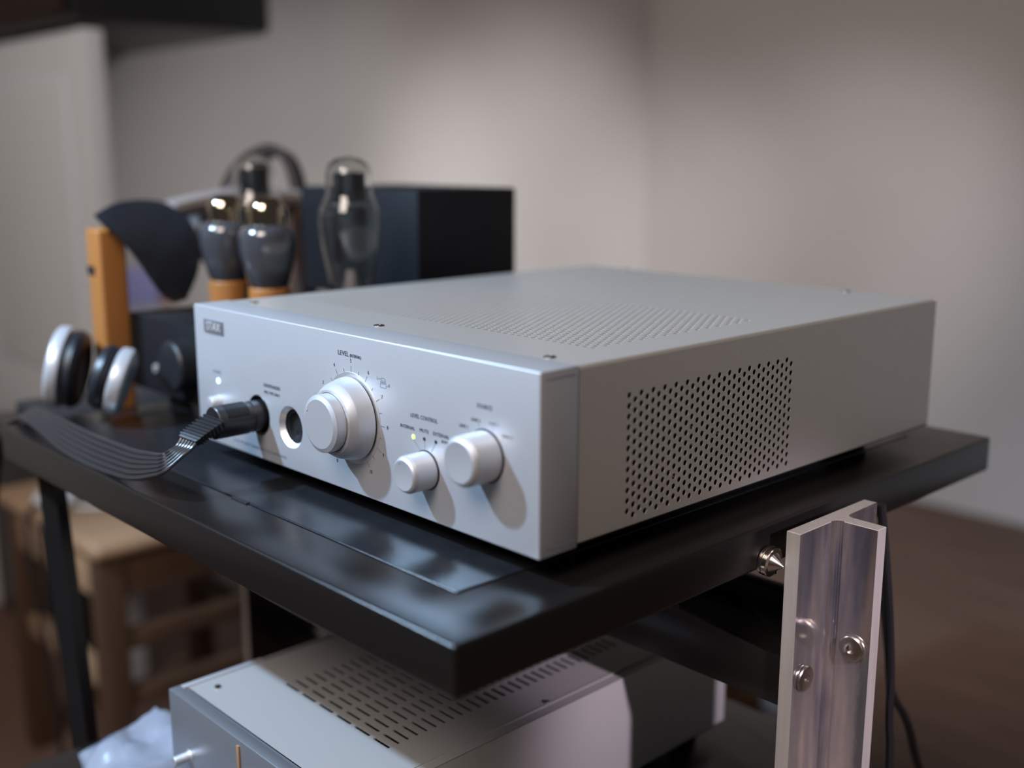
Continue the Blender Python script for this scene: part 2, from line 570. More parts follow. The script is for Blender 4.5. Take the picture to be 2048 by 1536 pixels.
# sockets
me.materials.append(M['black'])
for p in me.polygons:
    c = p.center
    if p.material_index == 1 and (c.y > 0.0038):
        p.material_index = 2
for i, (x, z) in enumerate(SOCK):
    b = MB()
    b.lathe([(0.0075, 0.0001), (0.0075, 0.0098), (0.0048, 0.0103), (0.0048, 0.0124), (0.0198, 0.0124)], (x, 0, z), (0, 1, 0), 48, cap=False)
    so = b.build('socket', M['black'], fpo, angle=0.4)
    pins = MB()
    for k in range(5):
        a = math.radians(-60 + 75 * k)
        pins.lathe([(0.0072, 0.0013), (0.0078, 0.0013)], (x + 0.0062 * math.cos(a), 0, z + 0.0062 * math.sin(a)), (0, 1, 0), 10)
        pins.box(x + 0.0062 * math.cos(a) - 0.0004, x + 0.0062 * math.cos(a) + 0.0004, 0.0072, 0.0078, z + 0.0062 * math.sin(a) - 0.0022, z + 0.0062 * math.sin(a) + 0.0022)
    pins.build('pin_slots', M['dark'], fpo)

# badge
bd = MB().box(-0.3752, -0.3472, -0.0007, 0.0002, 0.0890, 0.0988, 0.0002).build('badge', M['badge'], amp)
text('badge_lettering', 'STAX', -0.3612, 0.0938, 0.0098, M['badgelet'], bd, y=-0.0009, sx=0.92)
rim = MB()
rim.box(-0.3756, -0.3468, -0.0009, 0, 0.0986, 0.0991)
rim.box(-0.3756, -0.3468, -0.0009, 0, 0.0887, 0.0892)
rim.box(-0.3756, -0.3751, -0.0009, 0, 0.0892, 0.0986)
rim.box(-0.3473, -0.3468, -0.0009, 0, 0.0892, 0.0986)
rim.build('badge_rim', M['ink2'], bd)

# power button and led
pb = MB()
pb.lathe([(0, 0.0068), (0.0002, 0.0068), (0.0002, 0.0060), (0.0070, 0.0058), (0.0082, 0.0050), (0.0086, 0.0034), (0.0087, 0.0001)], (-0.3600, 0, 0.0335), (0, -1, 0), 36, cap=False)
pb.build('power_button', M['knob'], amp, angle=0.7)
MB().lathe([(0, 0.0022), (0.0004, 0.0021), (0.0007, 0.0012), (0.0008, 0.0001)], (-0.3588, 0, 0.0513), (0, -1, 0), 20, cap=False).build('power_light', M['led_b'], amp)

# volume knob
vk = thing('k', (0, 0, 0), None, None)
D.objects.remove(vk)
KX, KZ = -0.1785, 0.0527
outer = MB()
outer.lathe([(0.0008, 0.0240), (0.0012, 0.0276), (0.0018, 0.0282), (0.0045, 0.0278), (0.0126, 0.0256), (0.0131, 0.0254), (0.0178, 0.0222), (0.0181, 0.0214), (0.0181, 0.0200), (0.0150, 0.0200)], (KX, 0, KZ), (0, -1, 0), 96, cap=False)
vo = outer.build('volume_knob', M['knob'], amp, angle=0.22)
skirt = MB()
skirt.lathe([(0, 0.0314), (0.0004, 0.0312), (0.0002, 0.0285), (0.0001, 0.0262)], (KX, 0, KZ), (0, -1, 0), 96, cap=False)
skirt.build('knob_skirt', M['chamfer'], vo)
MB().lathe([(0.0001, 0.0272), (0.0012, 0.0272)], (KX, 0, KZ), (0, -1, 0), 64).build('knob_gap', M['dark'], vo)
inner = MB()
inner.lathe([(0.0150, 0.0195), (0.0188, 0.0195), (0.0250, 0.0195), (0.0256, 0.0193), (0.0268, 0.0168), (0.0270, 0.0164), (0.0270, 0.0001)], (KX, 0, KZ), (0, -1, 0), 96, cap=False)
vi = inner.build('inner_knob', M['knob'], vo, angle=0.3)
MB().lathe([(0.0268, 0.0006), (0.0274, 0.0005)], (KX - 0.0130, 0, KZ + 0.0075), (0, -1, 0), 12).build('index_dimple', M['chamfer'], vi)
MB().lathe([(0.0268, 0.0005), (0.02715, 0.0005)], (KX - 0.0122, 0, KZ + 0.0082), (0, -1, 0), 12).build('index_shade', M['ink2'], vi)


def small_knob(x, z, r, L, name):
    b = MB()
    b.lathe([(0.0, r * 0.90), (0.0006, r * 0.90), (0.0006, r * 0.985), (0.0012, r), (L - 0.0030, r * 0.985), (L - 0.0010, r * 0.90), (L, r * 0.80), (L + 0.00005, r * 0.78), (L, r * 0.76), (L - 0.0002, 0.0001)], (x, 0, z), (0, -1, 0), 72, cap=False)
    o = b.build(name, M['knob'], amp, angle=0.30)
    MB().lathe([(0.00005, r * 1.06), (0.0006, r * 1.02)], (x, 0, z), (0, -1, 0), 48).build('knob_gap', M['dark'], o)
    return o


k1 = small_knob(-0.1006, 0.0327, 0.0122, 0.0185, 'level_control_knob')
MB().lathe([(0.0183, 0.0005), (0.0187, 0.0005)], (-0.1006 - 0.0035, 0, 0.0327 + 0.0070), (0, -1, 0), 10).build('index_dimple', M['ink2'], k1)
k2 = small_knob(-0.0452, 0.0529, 0.0155, 0.0212, 'source_knob')

# scale of the volume knob
sc = MB()
for h in range(0, 21):
    v = h / 2
    a = math.radians(90 - (v - 5) * 30)
    r0, r1 = 0.0312, (0.0356 if h % 2 == 0 else 0.0340)
    cx, cz = math.cos(a), math.sin(a)
    wq = 0.00013
    px, pz = -cz * wq, cx * wq
    vs = [sc.bm.verts.new((KX + r * cx + sg * px, -0.00016, KZ + r * cz + sg * pz)) for r, sg in ((r0, -1), (r1, -1), (r1, 1), (r0, 1))]
    sc.bm.faces.new(vs)
sc.build('scale_ticks', M['ink'], amp, smooth=False)
for v in range(0, 11):
    a = math.radians(90 - (v - 5) * 30)
    r = 0.0388
    text('scale_number', str(v), KX + r * math.cos(a), KZ + r * math.sin(a), 0.0036, M['ink'], amp, sx=0.9)
text('lettering', 'LEVEL', -0.1870, 0.0956, 0.0046, M['ink'], amp, w=0.0122)
text('lettering', '(INTERNAL)', -0.1731, 0.0951, 0.0031, M['ink'], amp, w=0.0126)
text('lettering', 'POWER', -0.3600, 0.0582, 0.0034, M['ink2'], amp)
text('lettering', 'EARSPEAKERS', -0.2793, 0.0584, 0.0038, M['ink'], amp, w=0.0225)
text('lettering', 'PRO TYPE ONLY', -0.2796, 0.0532, 0.0033, M['ink'], amp, w=0.0212)
text('lettering', 'DUAL FET INPUT DRIVER UNIT FOR EARSPEAKERS', -0.3010, 0.0076, 0.0033, M['ink2'], amp, w=0.076)
text('lettering', 'LEVEL CONTROL', -0.1022, 0.0657, 0.0038, M['ink'], amp, w=0.0262)
text('lettering', 'INTERNAL', -0.1188, 0.0571, 0.0033, M['ink'], amp, w=0.0145)
text('lettering', 'MUTE', -0.1022, 0.0575, 0.0033, M['ink'], amp, w=0.0088)
text('lettering', 'EXTERNAL', -0.0857, 0.0576, 0.0033, M['ink'], amp, w=0.0155)
text('lettering', 'BYPASS', -0.0810, 0.0540, 0.0027, M['ink'], amp)
text('lettering', 'SOURCE', -0.0459, 0.0822, 0.0038, M['ink'], amp, w=0.0132)
text('lettering', 'LINE 1', -0.0644, 0.0675, 0.0030, M['ink'], amp)
text('lettering', 'LINE 2', -0.0536, 0.0731, 0.0030, M['ink'], amp)
text('lettering', 'LINE 3', -0.0380, 0.0733, 0.0030, M['ink2'], amp)
text('lettering', 'DIRECT', -0.0265, 0.0677, 0.0028, M['ink2'], amp)
text('lettering', 'L', -0.1492, 0.0842, 0.0030, M['ink2'], amp)
text('lettering', 'R', -0.1370, 0.0808, 0.0030, M['ink2'], amp)
ic = MB()


def line2(b, pts, wd=0.00035):
    for (x0, z0), (x1, z1) in zip(pts[:-1], pts[1:]):
        d = Vector((x1 - x0, z1 - z0)).normalized()
        p = Vector((-d.y, d.x)) * wd / 2
        b.bm.faces.new([b.bm.verts.new((x, -0.00016, z)) for x, z in ((x0 + p.x, z0 + p.y), (x1 + p.x, z1 + p.y), (x1 - p.x, z1 - p.y), (x0 - p.x, z0 - p.y))])


line2(ic, [(-0.1465, 0.0812), (-0.1465, 0.0786), (-0.1402, 0.0786), (-0.1402, 0.0812), (-0.1465, 0.0812)])
line2(ic, [(-0.1465, 0.0822), (-0.1402, 0.0822)], 0.0007)
line2(ic, [(-0.1458, 0.0832), (-0.1453, 0.0849), (-0.1414, 0.0849), (-0.1409, 0.0832), (-0.1458, 0.0832)])
line2(ic, [(-0.1484, 0.0842), (-0.1462, 0.0842)])
line2(ic, [(-0.1398, 0.0800), (-0.1380, 0.0804)])
ic.build('balance_icon', M['ink2'], amp, smooth=False)
# indicator lights and pointer lines of the level control
MB().lathe([(0, 0.0016), (0.0003, 0.0015), (0.0005, 0.0001)], (-0.1130, 0, 0.0519), (0, -1, 0), 16, cap=False).build('indicator_light', M['led_g'], amp)
for x, z in ((-0.1020, 0.0524), (-0.0908, 0.0526)):
    MB().lathe([(0, 0.0012), (0.0002, 0.0012)], (x, 0, z), (0, -1, 0), 16).build('indicator_light', M['led_off'], amp)['label'] = 'unlit dark indicator light'
for a0, a1 in (((-0.1124, 0.0500), (-0.1068, 0.0447)), ((-0.1019, 0.0510), (-0.1015, 0.0460)), ((-0.0912, 0.0513), (-0.0955, 0.0455)), ((-0.0605, 0.0655), (-0.0590, 0.0640)), ((-0.0515, 0.0715), (-0.0508, 0.0695)), ((-0.0385, 0.0715), (-0.0390, 0.0695)), ((-0.0300, 0.0655), (-0.0312, 0.0640))):
    pl = MB()
    line2(pl, [a0, a1], 0.0003)
    pl.build('pointer_line', M['ink2'], amp, smooth=False)

# cover: side plate (+X), top plate, left plate, back plate, rounded bends
RB = 0.0028
bm = perforated(32, 12, 0.0757, 0.0125, 0.0056, 0.0066, FP, AD, 0.003, AH - RB, 0.0020, 0.0006,
                lambda c, r, d: (-0.0004 - d, c, r))
sd = MB()
sd.bm.free()
sd.bm = bm
sd.build('side_cover', M['case'], amp, smooth=False)
bm = perforated(30, 50, 0.0815, -0.3585, 0.0058, 0.0066, FP, AD, -AW + RB, -RB - 0.0004, 0.0022, 0.0012,
                lambda c, r, d: (r, c, AH - 0.0004 - d), seg=8)
tp = MB()
tp.bm.free()
tp.bm = bm
tp.build('top_cover', M['case'], amp, smooth=False)
n = 8
prev = None
for sx in (1, -1):
    bend = MB()
    prev = None
    for k in range(n + 1):
        a = PI / 2 * k / n
        if sx > 0:
            x = -0.0004 - RB + RB * math.cos(a)
        else:
            x = -AW + 0.0004 + RB - RB * math.cos(a)
        z = AH - 0.0004 - RB + RB * math.sin(a) + (0.0)
        cur = (bend.bm.verts.new((x, FP, z)), bend.bm.verts.new((x, AD, z)))
        if prev:
            bend.bm.faces.new((prev[0], prev[1], cur[1], cur[0]))
        prev = cur
    bend.build('cover_bend', M['case'], amp, angle=1.0)
MB().box(-AW + 0.0004, -AW + 0.0016, FP, AD, 0.001, AH - RB).build('left_cover', M['case'], amp)
MB().box(-AW + 0.0006, -0.0006, AD - 0.0015, AD, 0.001, AH - 0.0010).build('rear_panel', M['case'], amp)
MB().box(-AW + 0.002, -0.002, FP, AD - 0.002, 0.0012, 0.0036).build('bottom_plate', M['dark'], amp)
# dark liner added so the holes read black, components catch light through them
MB().box(-0.38, -0.012, 0.04, AD - 0.01, 0.006, 0.0076).build('circuit_board', M['pcb'], amp)
ic_ = MB().box(-0.380, -0.020, 0.042, AD - 0.012, 0.0078, 0.0985).build('dark_liner', M['dark'], amp)
rs = random.Random(5)
for i in range(26):
    y, z = rs.uniform(0.12, 0.24), rs.uniform(0.016, 0.050)
    MB().box(-0.0198, -0.0150, y, y + 0.0022, z, z + 0.0014).build('component', M['steel' if i % 3 else 'plate'], ic_)
# cover screws
for x, y in ((-0.3666, 0.0390), (-0.1990, 0.0390), (-0.0310, 0.0385), (-0.0782, 0.452), (-0.3295, 0.452)):
    b = MB()
    b.lathe([(0, 0.0040), (0.0005, 0.0038), (0.0008, 0.0031), (0.0009, 0.0013), (0.0003, 0.0010), (0.0003, 0.0001)], (x, y, AH - 0.0004), (0, 0, 1), 20, cap=False)
    b.build('cover_screw', M['darkscrew'], amp)
for x in (-0.35, -0.045):
    for y in (0.055, 0.41):
        b = MB()
        b.lathe([(0, 0.0150), (0.0020, 0.0165), (0.0130, 0.0165), (0.0151, 0.0165)], (x, y, ZT + 0.0006), (0, 0, 1), 32)
        b.build('foot', M['rubber'], amp)

# ================================================================ RIBBON CABLE WITH PLUG
cab = thing('headphone_cable', (-0.30, -0.02, 0.034), 'black ribbon headphone cable plugged into the left socket of the silver amplifier', 'cable')
pg = MB()
px0, pz0 = -0.2998, 0.0338
pg.lathe([(-0.0090, 0.0116), (0.0080, 0.0118), (0.0092, 0.0112), (0.0310, 0.0112), (0.0312, 0.0121), (0.0374, 0.0121), (0.0380, 0.0115), (0.0380, 0.0001)], (px0, 0, pz0), (0, -1, 0), 64, cap=False)
plug = pg.build('plug', M['rubber'], cab, angle=0.4)
MB().lathe([(-0.0100, 0.0122), (-0.0030, 0.0124), (0.0001, 0.0146), (0.0003, 0.0152), (-0.0003, 0.0158)], (px0, 0, pz0), (0, -1, 0), 64, cap=False).build('socket_collar', M['rubber'], fpo)
# raised ribbed grip on the upper half of the barrel
gr = MB()
for k in range(13):
    t = 0.0130 + k * 0.00140
    ring = []
    for tt, rr in ((t, 0.01125), (t + 0.0002, 0.0123), (t + 0.0008, 0.0123), (t + 0.0010, 0.01125)):
        ring.append([gr.bm.verts.new((px0 + rr * math.cos(a), -tt, pz0 + rr * math.sin(a))) for a in [math.radians(15 + 150 * q / 18) for q in range(19)]])
    for i in range(3):
        for q in range(18):
            gr.bm.faces.new((ring[i][q], ring[i][q + 1], ring[i + 1][q + 1], ring[i + 1][q]))
gr.build('grip_ribs', M['rubber'], plug, angle=0.3)
sh = MB()
sh.lathe([(0.0120, 0.0122), (0.0380, 0.0122)], (px0, 0, pz0), (0, -1, 0), 64)
bmesh.ops.bisect_plane(sh.bm, geom=list(sh.bm.verts) + list(sh.bm.edges) + list(sh.bm.faces), plane_co=(px0, 0, pz0 + 0.0030), plane_no=(-0.10, 0, 1), clear_outer=True)
sh.build('lower_shell', M['rubber'], plug, angle=0.4)

BA = [(-0.3024, -0.0412, 0.0386), (-0.3022, -0.0479, 0.0356), (-0.3019, -0.0545, 0.0323), (-0.3017, -0.0595, 0.0296), (-0.3016, -0.0633, 0.0269)]
BB = [(-0.2856, -0.0362, 0.0359), (-0.2852, -0.0426, 0.033), (-0.285, -0.0492, 0.0301), (-0.2852, -0.0547, 0.0273), (-0.2857, -0.0589, 0.0247)]
U = [(-0.3016, -0.0633, 0.0269), (-0.3011, -0.0673, 0.0218), (-0.3041, -0.0714, 0.0186)] + [(-0.3060, -0.0758, 0.0170), (-0.3190, -0.0754, 0.0148), (-0.3513, -0.0745, 0.0111), (-0.3838, -0.0723, 0.0091),
     (-0.4423, -0.0687, 0.0060), (-0.4907, -0.0656, 0.0050), (-0.5353, -0.0600, 0.0020), (-0.5797, -0.0530, -0.0020), (-0.6180, -0.0500, -0.0070), (-0.6480, -0.0540, -0.0230), (-0.6640, -0.0660, -0.0560), (-0.668, -0.075, -0.11)]
Lo = [(-0.2857, -0.0589, 0.0247), (-0.2855, -0.0627, 0.0214), (-0.288, -0.0682, 0.0168)] + [(-0.2910, -0.0815, 0.0068), (-0.3040, -0.0843, 0.0010), (-0.3339, -0.0841, -0.0079), (-0.3656, -0.0823, -0.0135),
      (-0.4189, -0.0825, -0.0165), (-0.4661, -0.0838, -0.0143), (-0.5177, -0.0795, -0.0105), (-0.5639, -0.0750, -0.0080), (-0.6060, -0.0700, -0.0112), (-0.6380, -0.0720, -0.0260), (-0.6530, -0.0830, -0.0550), (-0.657, -0.092, -0.11)]
Us, Ls = smoothpath(U, 6), smoothpath(Lo, 6)
for k in range(6):
    f = (k + 0.5) / 6
    path = [a.lerp(b, f) for a, b in zip(Us, Ls)]
    wd = [max(0.0008, min(0.0021, (a - b).length / 12 * 1.0)) for a, b in zip(Us, Ls)]
    MB().tube(path, 0.0018, 8, rr=wd).build('conductor', M['cord'], cab)
MB().ribbon([a.lerp(b, 0.08) for a, b in zip(Us, Ls)], [a.lerp(b, 0.92) for a, b in zip(Us, Ls)], 0.0008).build('ribbon_web', M['cord'], cab)
# flattened strain relief with cross ribs
ba, bb = smoothpath(BA, 9), smoothpath(BB, 9)
boot = MB().ribbon(ba, bb, 0.0044).build('strain_relief', M['rubber'], cab)
MB().ribbon(ba[-5:], bb[-5:], 0.0052).build('end_band', M['rubber'], boot)
for i in range(1, 31, 4):
    w0 = [a.lerp(b, -0.06) for a, b in zip(ba[i:i + 3], bb[i:i + 3])]
    w1 = [a.lerp(b, 1.06) for a, b in zip(ba[i:i + 3], bb[i:i + 3])]
    MB().ribbon(w0, w1, 0.0064).build('relief_rib', M['rubber'], boot)

# ================================================================ LOWER AMPLIFIER
low = thing('lower_amplifier', (-0.22, 0.13, LZ), 'half width silver amplifier with slotted cover on the lower shelf', 'amplifier')
lx0, lx1, ly0, ly1, lt, lb = -0.3362, -0.1087, -0.0688, 0.3415, -0.180, -0.2685
MB().box(lx0, lx1, ly0, ly0 + 0.0095, lb - 0.004, lt + 0.0015, 0.0006).build('front_panel', M['lowpanel'], low)
# slotted top cover
SL = []
for i in range(6):
    for j in range(29):
        SL.append((-0.2745 + i * 0.0229, 0.0040 + j * 0.0085))
tb = MB()
xs = sorted({round(v, 5) for v in [lx0 + 0.006, lx1] + [c + s_ * 0.0088 for c in [-0.2745 + i * 0.0229 for i in range(6)] for s_ in (-1, 1)]})
ys = sorted({round(v, 5) for v in [ly0 + 0.0135, ly1] + [0.0040 + j * 0.0085 + s_ * 0.0016 for j in range(29) for s_ in (-1, 1)]})
vc = {}


def tv(x, y, z):
    k = (x, y, z)
    if k not in vc:
        vc[k] = tb.bm.verts.new(k)
    return vc[k]


cx = [-0.2745 + i * 0.0229 for i in range(6)]
cy = [0.0040 + j * 0.0085 for j in range(29)]
for a, b in zip(xs[:-1], xs[1:]):
    for c, d in zip(ys[:-1], ys[1:]):
        mx, my = (a + b) / 2, (c + d) / 2
        hole = any(abs(mx - q) < 0.0088 for q in cx) and any(abs(my - q) < 0.0016 for q in cy)
        if not hole:
            tb.bm.faces.new((tv(a, c, lt), tv(b, c, lt), tv(b, d, lt), tv(a, d, lt)))
        else:
            for (p, q), (r_, s_) in (((a, c), (b, c)), ((b, c), (b, d)), ((b, d), (a, d)), ((a, d), (a, c))):
                tb.bm.faces.new((tv(p, q, lt), tv(r_, s_, lt), tv(r_, s_, lt - 0.0012), tv(p, q, lt - 0.0012)))
tb.build('top_cover', M['lowpaint'], low, smooth=False)
MB().box(lx1 - 0.0012, lx1, ly0 + 0.0095, ly1, lb, lt, 0.0004).build('side_cover', M['lowpaint'], low)
MB().box(lx0, lx0 + 0.0012, ly0 + 0.0095, ly1, lb, lt).build('side_cover', M['lowpaint'], low)
MB().box(lx0, lx1, ly1 - 0.0012, ly1, lb, lt).build('rear_panel', M['lowpaint'], low)
MB().box(lx0, lx1, ly0 + 0.0095, ly1, lb, lb + 0.0012).build('bottom_plate', M['dark'], low)
MB().box(lx0 + 0.0012, lx1 - 0.0012, ly0 + 0.0095, ly1 - 0.0012, lt - 0.045, lt - 0.03).build('dark_liner', M['dark'], low)
MB().box(lx0 + 0.0005, lx1, ly0 + 0.0095, ly0 + 0.0137, lt - 0.006, lt - 0.0012).build('joint_strip', M['lowpanel'], low)
MB().box(lx0, lx0 + 0.006, ly0 + 0.0095, 0.012, lt - 0.004, lt + 0.0012, 0.0005).build('side_rail', M['anod'], low)
MB().box(lx1 - 0.012, lx1 - 0.0095, ly0 + 0.02, ly1, lt, lt + 0.0006).build('cover_seam', M['lowpaint'], low)
for x, y in ((-0.3150, -0.0385), (-0.1225, 0.1300)):
    MB().lathe([(0, 0.0028), (0.0012, 0.0024), (0.0016, 0.0001)], (x, y, lt), (0, 0, 1), 16, cap=False).build('cover_screw', M['screw'], low)
kb = MB()
kb.lathe([(0, 0.0052), (0.0003, 0.0052), (0.0003, 0.0038), (0.0120, 0.0038), (0.0128, 0.0030), (0.0128, 0.0001)], (-0.3080, ly0, -0.2235), (0, -1, 0), 24, cap=False)
kb.build('toggle_button', M['chamfer'], low)
kv = MB()
kv.lathe([(0, 0.0190), (0.0150, 0.0185), (0.0170, 0.0170), (0.0170, 0.0001)], (-0.2330, ly0, -0.2270), (0, -1, 0), 48, cap=False)
kv.build('volume_knob', M['lowpanel'], low)
MB().box(-0.2330, -0.2295, ly0 - 0.0012, ly0, -0.2040, -0.1830, 0.0003).build('copper_marker', M['card'], low)
for x in (lx0 + 0.02, lx1 - 0.02):
    for y in (ly0 + 0.03, ly1 - 0.03):
        MB().lathe([(0, 0.010), (lb - LZ, 0.011)], (x, y, LZ), (0, 0, 1), 20).build('foot', M['rubber'], low)

# crumpled clear bag on the lower shelf
bg = MB()
N1, N2 = 26, 20
A = [Vector((-0.487, -0.010, LZ + 0.006)), Vector((-0.462, -0.095, LZ + 0.006)), Vector((-0.350, -0.125, LZ + 0.006)), Vector((-0.352, 0.040, LZ + 0.006))]
gv = []
for i in range(N1):
    row = []
    for j in range(N2):
        u, v = i / (N1 - 1), j / (N2 - 1)
        p = (A[0].lerp(A[3], u)).lerp(A[1].lerp(A[2], u), v)
        e = min(u, 1 - u, v, 1 - v)
        h = min(1, e * 5)
        nz = noise.noise(Vector((u * 5.0, v * 5.0, 1.3))) * 0.010 + noise.noise(Vector((u * 13, v * 11, 4.0))) * 0.005
        p.z += 0.002 + h * (0.015 + nz)
        p.x += 0.006 * noise.noise(Vector((u * 4, v * 4, 9)))
        row.append(bg.bm.verts.new(p))
    gv.append(row)
for i in range(N1 - 1):
    for j in range(N2 - 1):
        bg.bm.faces.new((gv[i][j], gv[i + 1][j], gv[i + 1][j + 1], gv[i][j + 1]))
bgo = bg.build('plastic_bag', M['bag'], None, angle=1.2)
sm = bgo.modifiers.new('s', 'SOLIDIFY')
sm.thickness = 0.0006
tag(bgo, 'crumpled clear plastic bag lying left of the lower silver amplifier', 'bag')

# ================================================================ TUBE AMPLIFIER
ta = thing('tube_amplifier', (-0.53, 0.26, ZT), 'black tube amplifier with glass tubes behind the left end of the silver amplifier', 'amplifier')
tz0, tz1 = -0.003, 0.0715
MB().box(-0.641, -0.410, 0.058, 0.500, tz0, tz1, 0.0015).build('chassis', M['boxblack'], ta)
b = MB()
b.lathe([(0, 0.0200), (0.0010, 0.0240), (0.0180, 0.0235), (0.0200, 0.0220), (0.0205, 0.0200), (0.0205, 0.0001)], (-0.520, 0.058, 0.0350), (0, -1, 0), 64, cap=False)
b.build('volume_knob', M['black'], ta, angle=0.4)
MB().lathe([(0, 0.0045), (0.003, 0.0042), (0.0035, 0.0001)], (-0.585, 0.058, 0.022), (0, -1, 0), 24, cap=False).build('headphone_jack', M['chamfer'], ta)
MB().box(-0.690, -0.476, 0.296, 0.4335, tz1 + 0.0002, 0.1895, 0.001).build('transformer_cover', M['boxblack'], ta)
for x in (-0.585, -0.43):
    for y in (0.08, 0.47):
        MB().lathe([(0, 0.011), (tz0 - ZT - 0.0006, 0.012)], (x, y, ZT + 0.0006), (0, 0, 1), 20).build('foot', M['rubber'], ta)


def grey_tube(x, y):
    b = MB()
    b.lathe([(0, 0.0185), (0.001, 0.0192), (0.030, 0.0192), (0.0315, 0.0180)], (x, y, tz1), (0, 0, 1), 40)
    base = b.build('tube_base', M['wood'], ta)
    base['label'] = 'orange brown tube socket base'
    e = MB()
    z0 = tz1 + 0.0310
    prof = [(0, 0.0150), (0.0025, 0.0185), (0.018, 0.0225), (0.034, 0.0258), (0.045, 0.0268), (0.051, 0.0262), (0.0555, 0.0240), (0.0580, 0.0205), (0.0590, 0.0188)]
    e.lathe(prof, (x, y, z0), (0, 0, 1), 48)
    e.build('grey_envelope', M['tubecoat'], base, angle=0.9)
    c = MB()
    c.lathe([(0.0590, 0.0186), (0.0620, 0.0182), (0.0700, 0.0182), (0.0765, 0.0172), (0.0815, 0.0140), (0.0842, 0.0085), (0.0850, 0.0001)], (x, y, z0), (0, 0, 1), 48, cap=False)
    c.build('mirror_dome', M['getter'], base, angle=0.9)


def clear_tube(x, y, s=1.0, top=0.224):
    b = MB()
    b.lathe([(0, 0.0200), (0.014, 0.0200), (0.0155, 0.0185)], (x, y, tz1), (0, 0, 1), 40)
    base = b.build('tube_base', M['black'], ta)
    z0 = tz1 + 0.0155
    H = top - z0
    e = MB()
    P = [(0, 0.014), (0.03, 0.0175), (0.15, 0.021), (0.35, 0.0265), (0.50, 0.0292), (0.58, 0.0296), (0.64, 0.0285), (0.70, 0.0245), (0.74, 0.0222), (0.80, 0.0218), (0.88, 0.0216), (0.94, 0.0190), (0.98, 0.0125), (1.0, 0.0001)]
    e.lathe([(t * H, r * s) for t, r in P], (x, y, z0), (0, 0, 1), 64, cap=False)
    P2 = [(t * 0.985 + 0.006, max(0.0, r * s - 0.0010)) for t, r in P]
    e.lathe([(t * H, max(r, 0.0001)) for t, r in reversed(P2)], (x, y, z0), (0, 0, 1), 64, cap=False)
    eo = e.build('glass_envelope', M['glass'], base, angle=0.9, recalc=False)
    pl_ = MB()
    pl_.box(x - 0.0175, x + 0.0175, y - 0.008, y + 0.008, z0 + H * 0.26, z0 + H * 0.655, 0.004)
    for k in (-1, 1):
        pl_.tube([(x + k * 0.008, y, z0 + 0.004), (x + k * 0.008, y, z0 + H * 0.90)], 0.0008, 6)
        pl_.box(x + k * 0.0088 - 0.0062, x + k * 0.0088 + 0.0062, y - 0.0085, y + 0.0085, z0 + H * 0.70, z0 + H * 0.89, 0.001)
    pl_.build('anode', M['plate'], base)
    for hh, rr in ((0.665, 0.0175), (0.905, 0.0165)):
        MB().lathe([(0, rr), (0.0006, rr)], (x, y, z0 + H * hh), (0, 0, 1), 24).build('mica_spacer', M['mica'], base)
    dm = MB()
    dm.lathe([(0.865 * H, 0.0200), (0.93 * H, 0.0178), (0.955 * H, 0.0140)], (x, y, z0), (0, 0, 1), 24, cap=False)
    ss = MB()
    ss.lathe([(0, 0.0105), (0.012, 0.0090), (H * 0.22, 0.0045)], (x, y, z0), (0, 0, 1), 20)
    ss.build('glass_stem', M['mica'], base)
    dm.bm.free()


grey_tube(-0.4940, 0.1310)
grey_tube(-0.5735, 0.1330)
clear_tube(-0.4600, 0.2010, 1.0, 0.224)
clear_tube(-0.6050, 0.1850, 0.98, 0.2265)

# ================================================================ HEADPHONE STAND + HEADPHONES
stn = thing('headphone_stand', (-0.66, 0.15, -0.044), 'orange wooden post stand holding headphones beside the tube amplifier', 'stand')
MB().box(-0.785, -0.606, -0.01, 0.375, -0.0438, -0.0325, 0.002).build('base_board', M['black'], stn)
po = MB().box(-0.6510, -0.6220, 0.024, 0.0520, -0.0325, 0.1555, 0.0035, 3).build('post', M['wood'], stn)
MB().box(-0.6495, -0.6340, 0.0232, 0.0242, 0.1110, 0.1195).build('mark', M['dark'], po)
MB().box(-0.778, -0.750, 0.328, 0.356, -0.0325, 0.165, 0.003).build('post', M['stoolleg'], stn)
rl = MB()
rl.tube(smoothpath([(-0.722, 0.150, 0.166), (-0.735, 0.200, 0.173), (-0.748, 0.260, 0.177), (-0.760, 0.335, 0.172)], 6), 0.011, 10)
rl.build('top_rail', M['pad'], stn)

hp = thing('headphones', (-0.62, 0.03, ZT), 'black headphones with silver cups hanging around the front wooden post', 'headphones')


def cup(c, ax, r, name='ear_cup'):
    b = MB()
    ax = Vector(ax).normalized()
    b.lathe([(0.0, r * 0.80), (0.003, r * 0.97), (0.008, r), (0.013, r * 0.97), (0.0150, r * 0.90), (0.0150, r * 0.55)], c, ax, 48)
    sh_ = b.build(name, M['cupshell'], hp)
    p = MB()
    p.lathe([(-0.0120, r * 0.52), (-0.0145, r * 0.68), (-0.0125, r * 0.86), (-0.007, r * 0.95), (-0.001, r * 0.92)], c, ax, 48)
    p.build('ear_pad', M['leather'], sh_)
    q = MB()
    q.lathe([(0.0151, r * 0.55), (0.0135, r * 0.52), (0.0135, 0.0001)], c, ax, 32, cap=False)
    q.build('cup_grille', M['black'], sh_)
    return sh_


cup((-0.6345, -0.0075, 0.0240), (-0.580, -0.800, 0.20), 0.0400)
cup((-0.5400, -0.0080, 0.0275), (0.560, 0.780, -0.32), 0.0315)
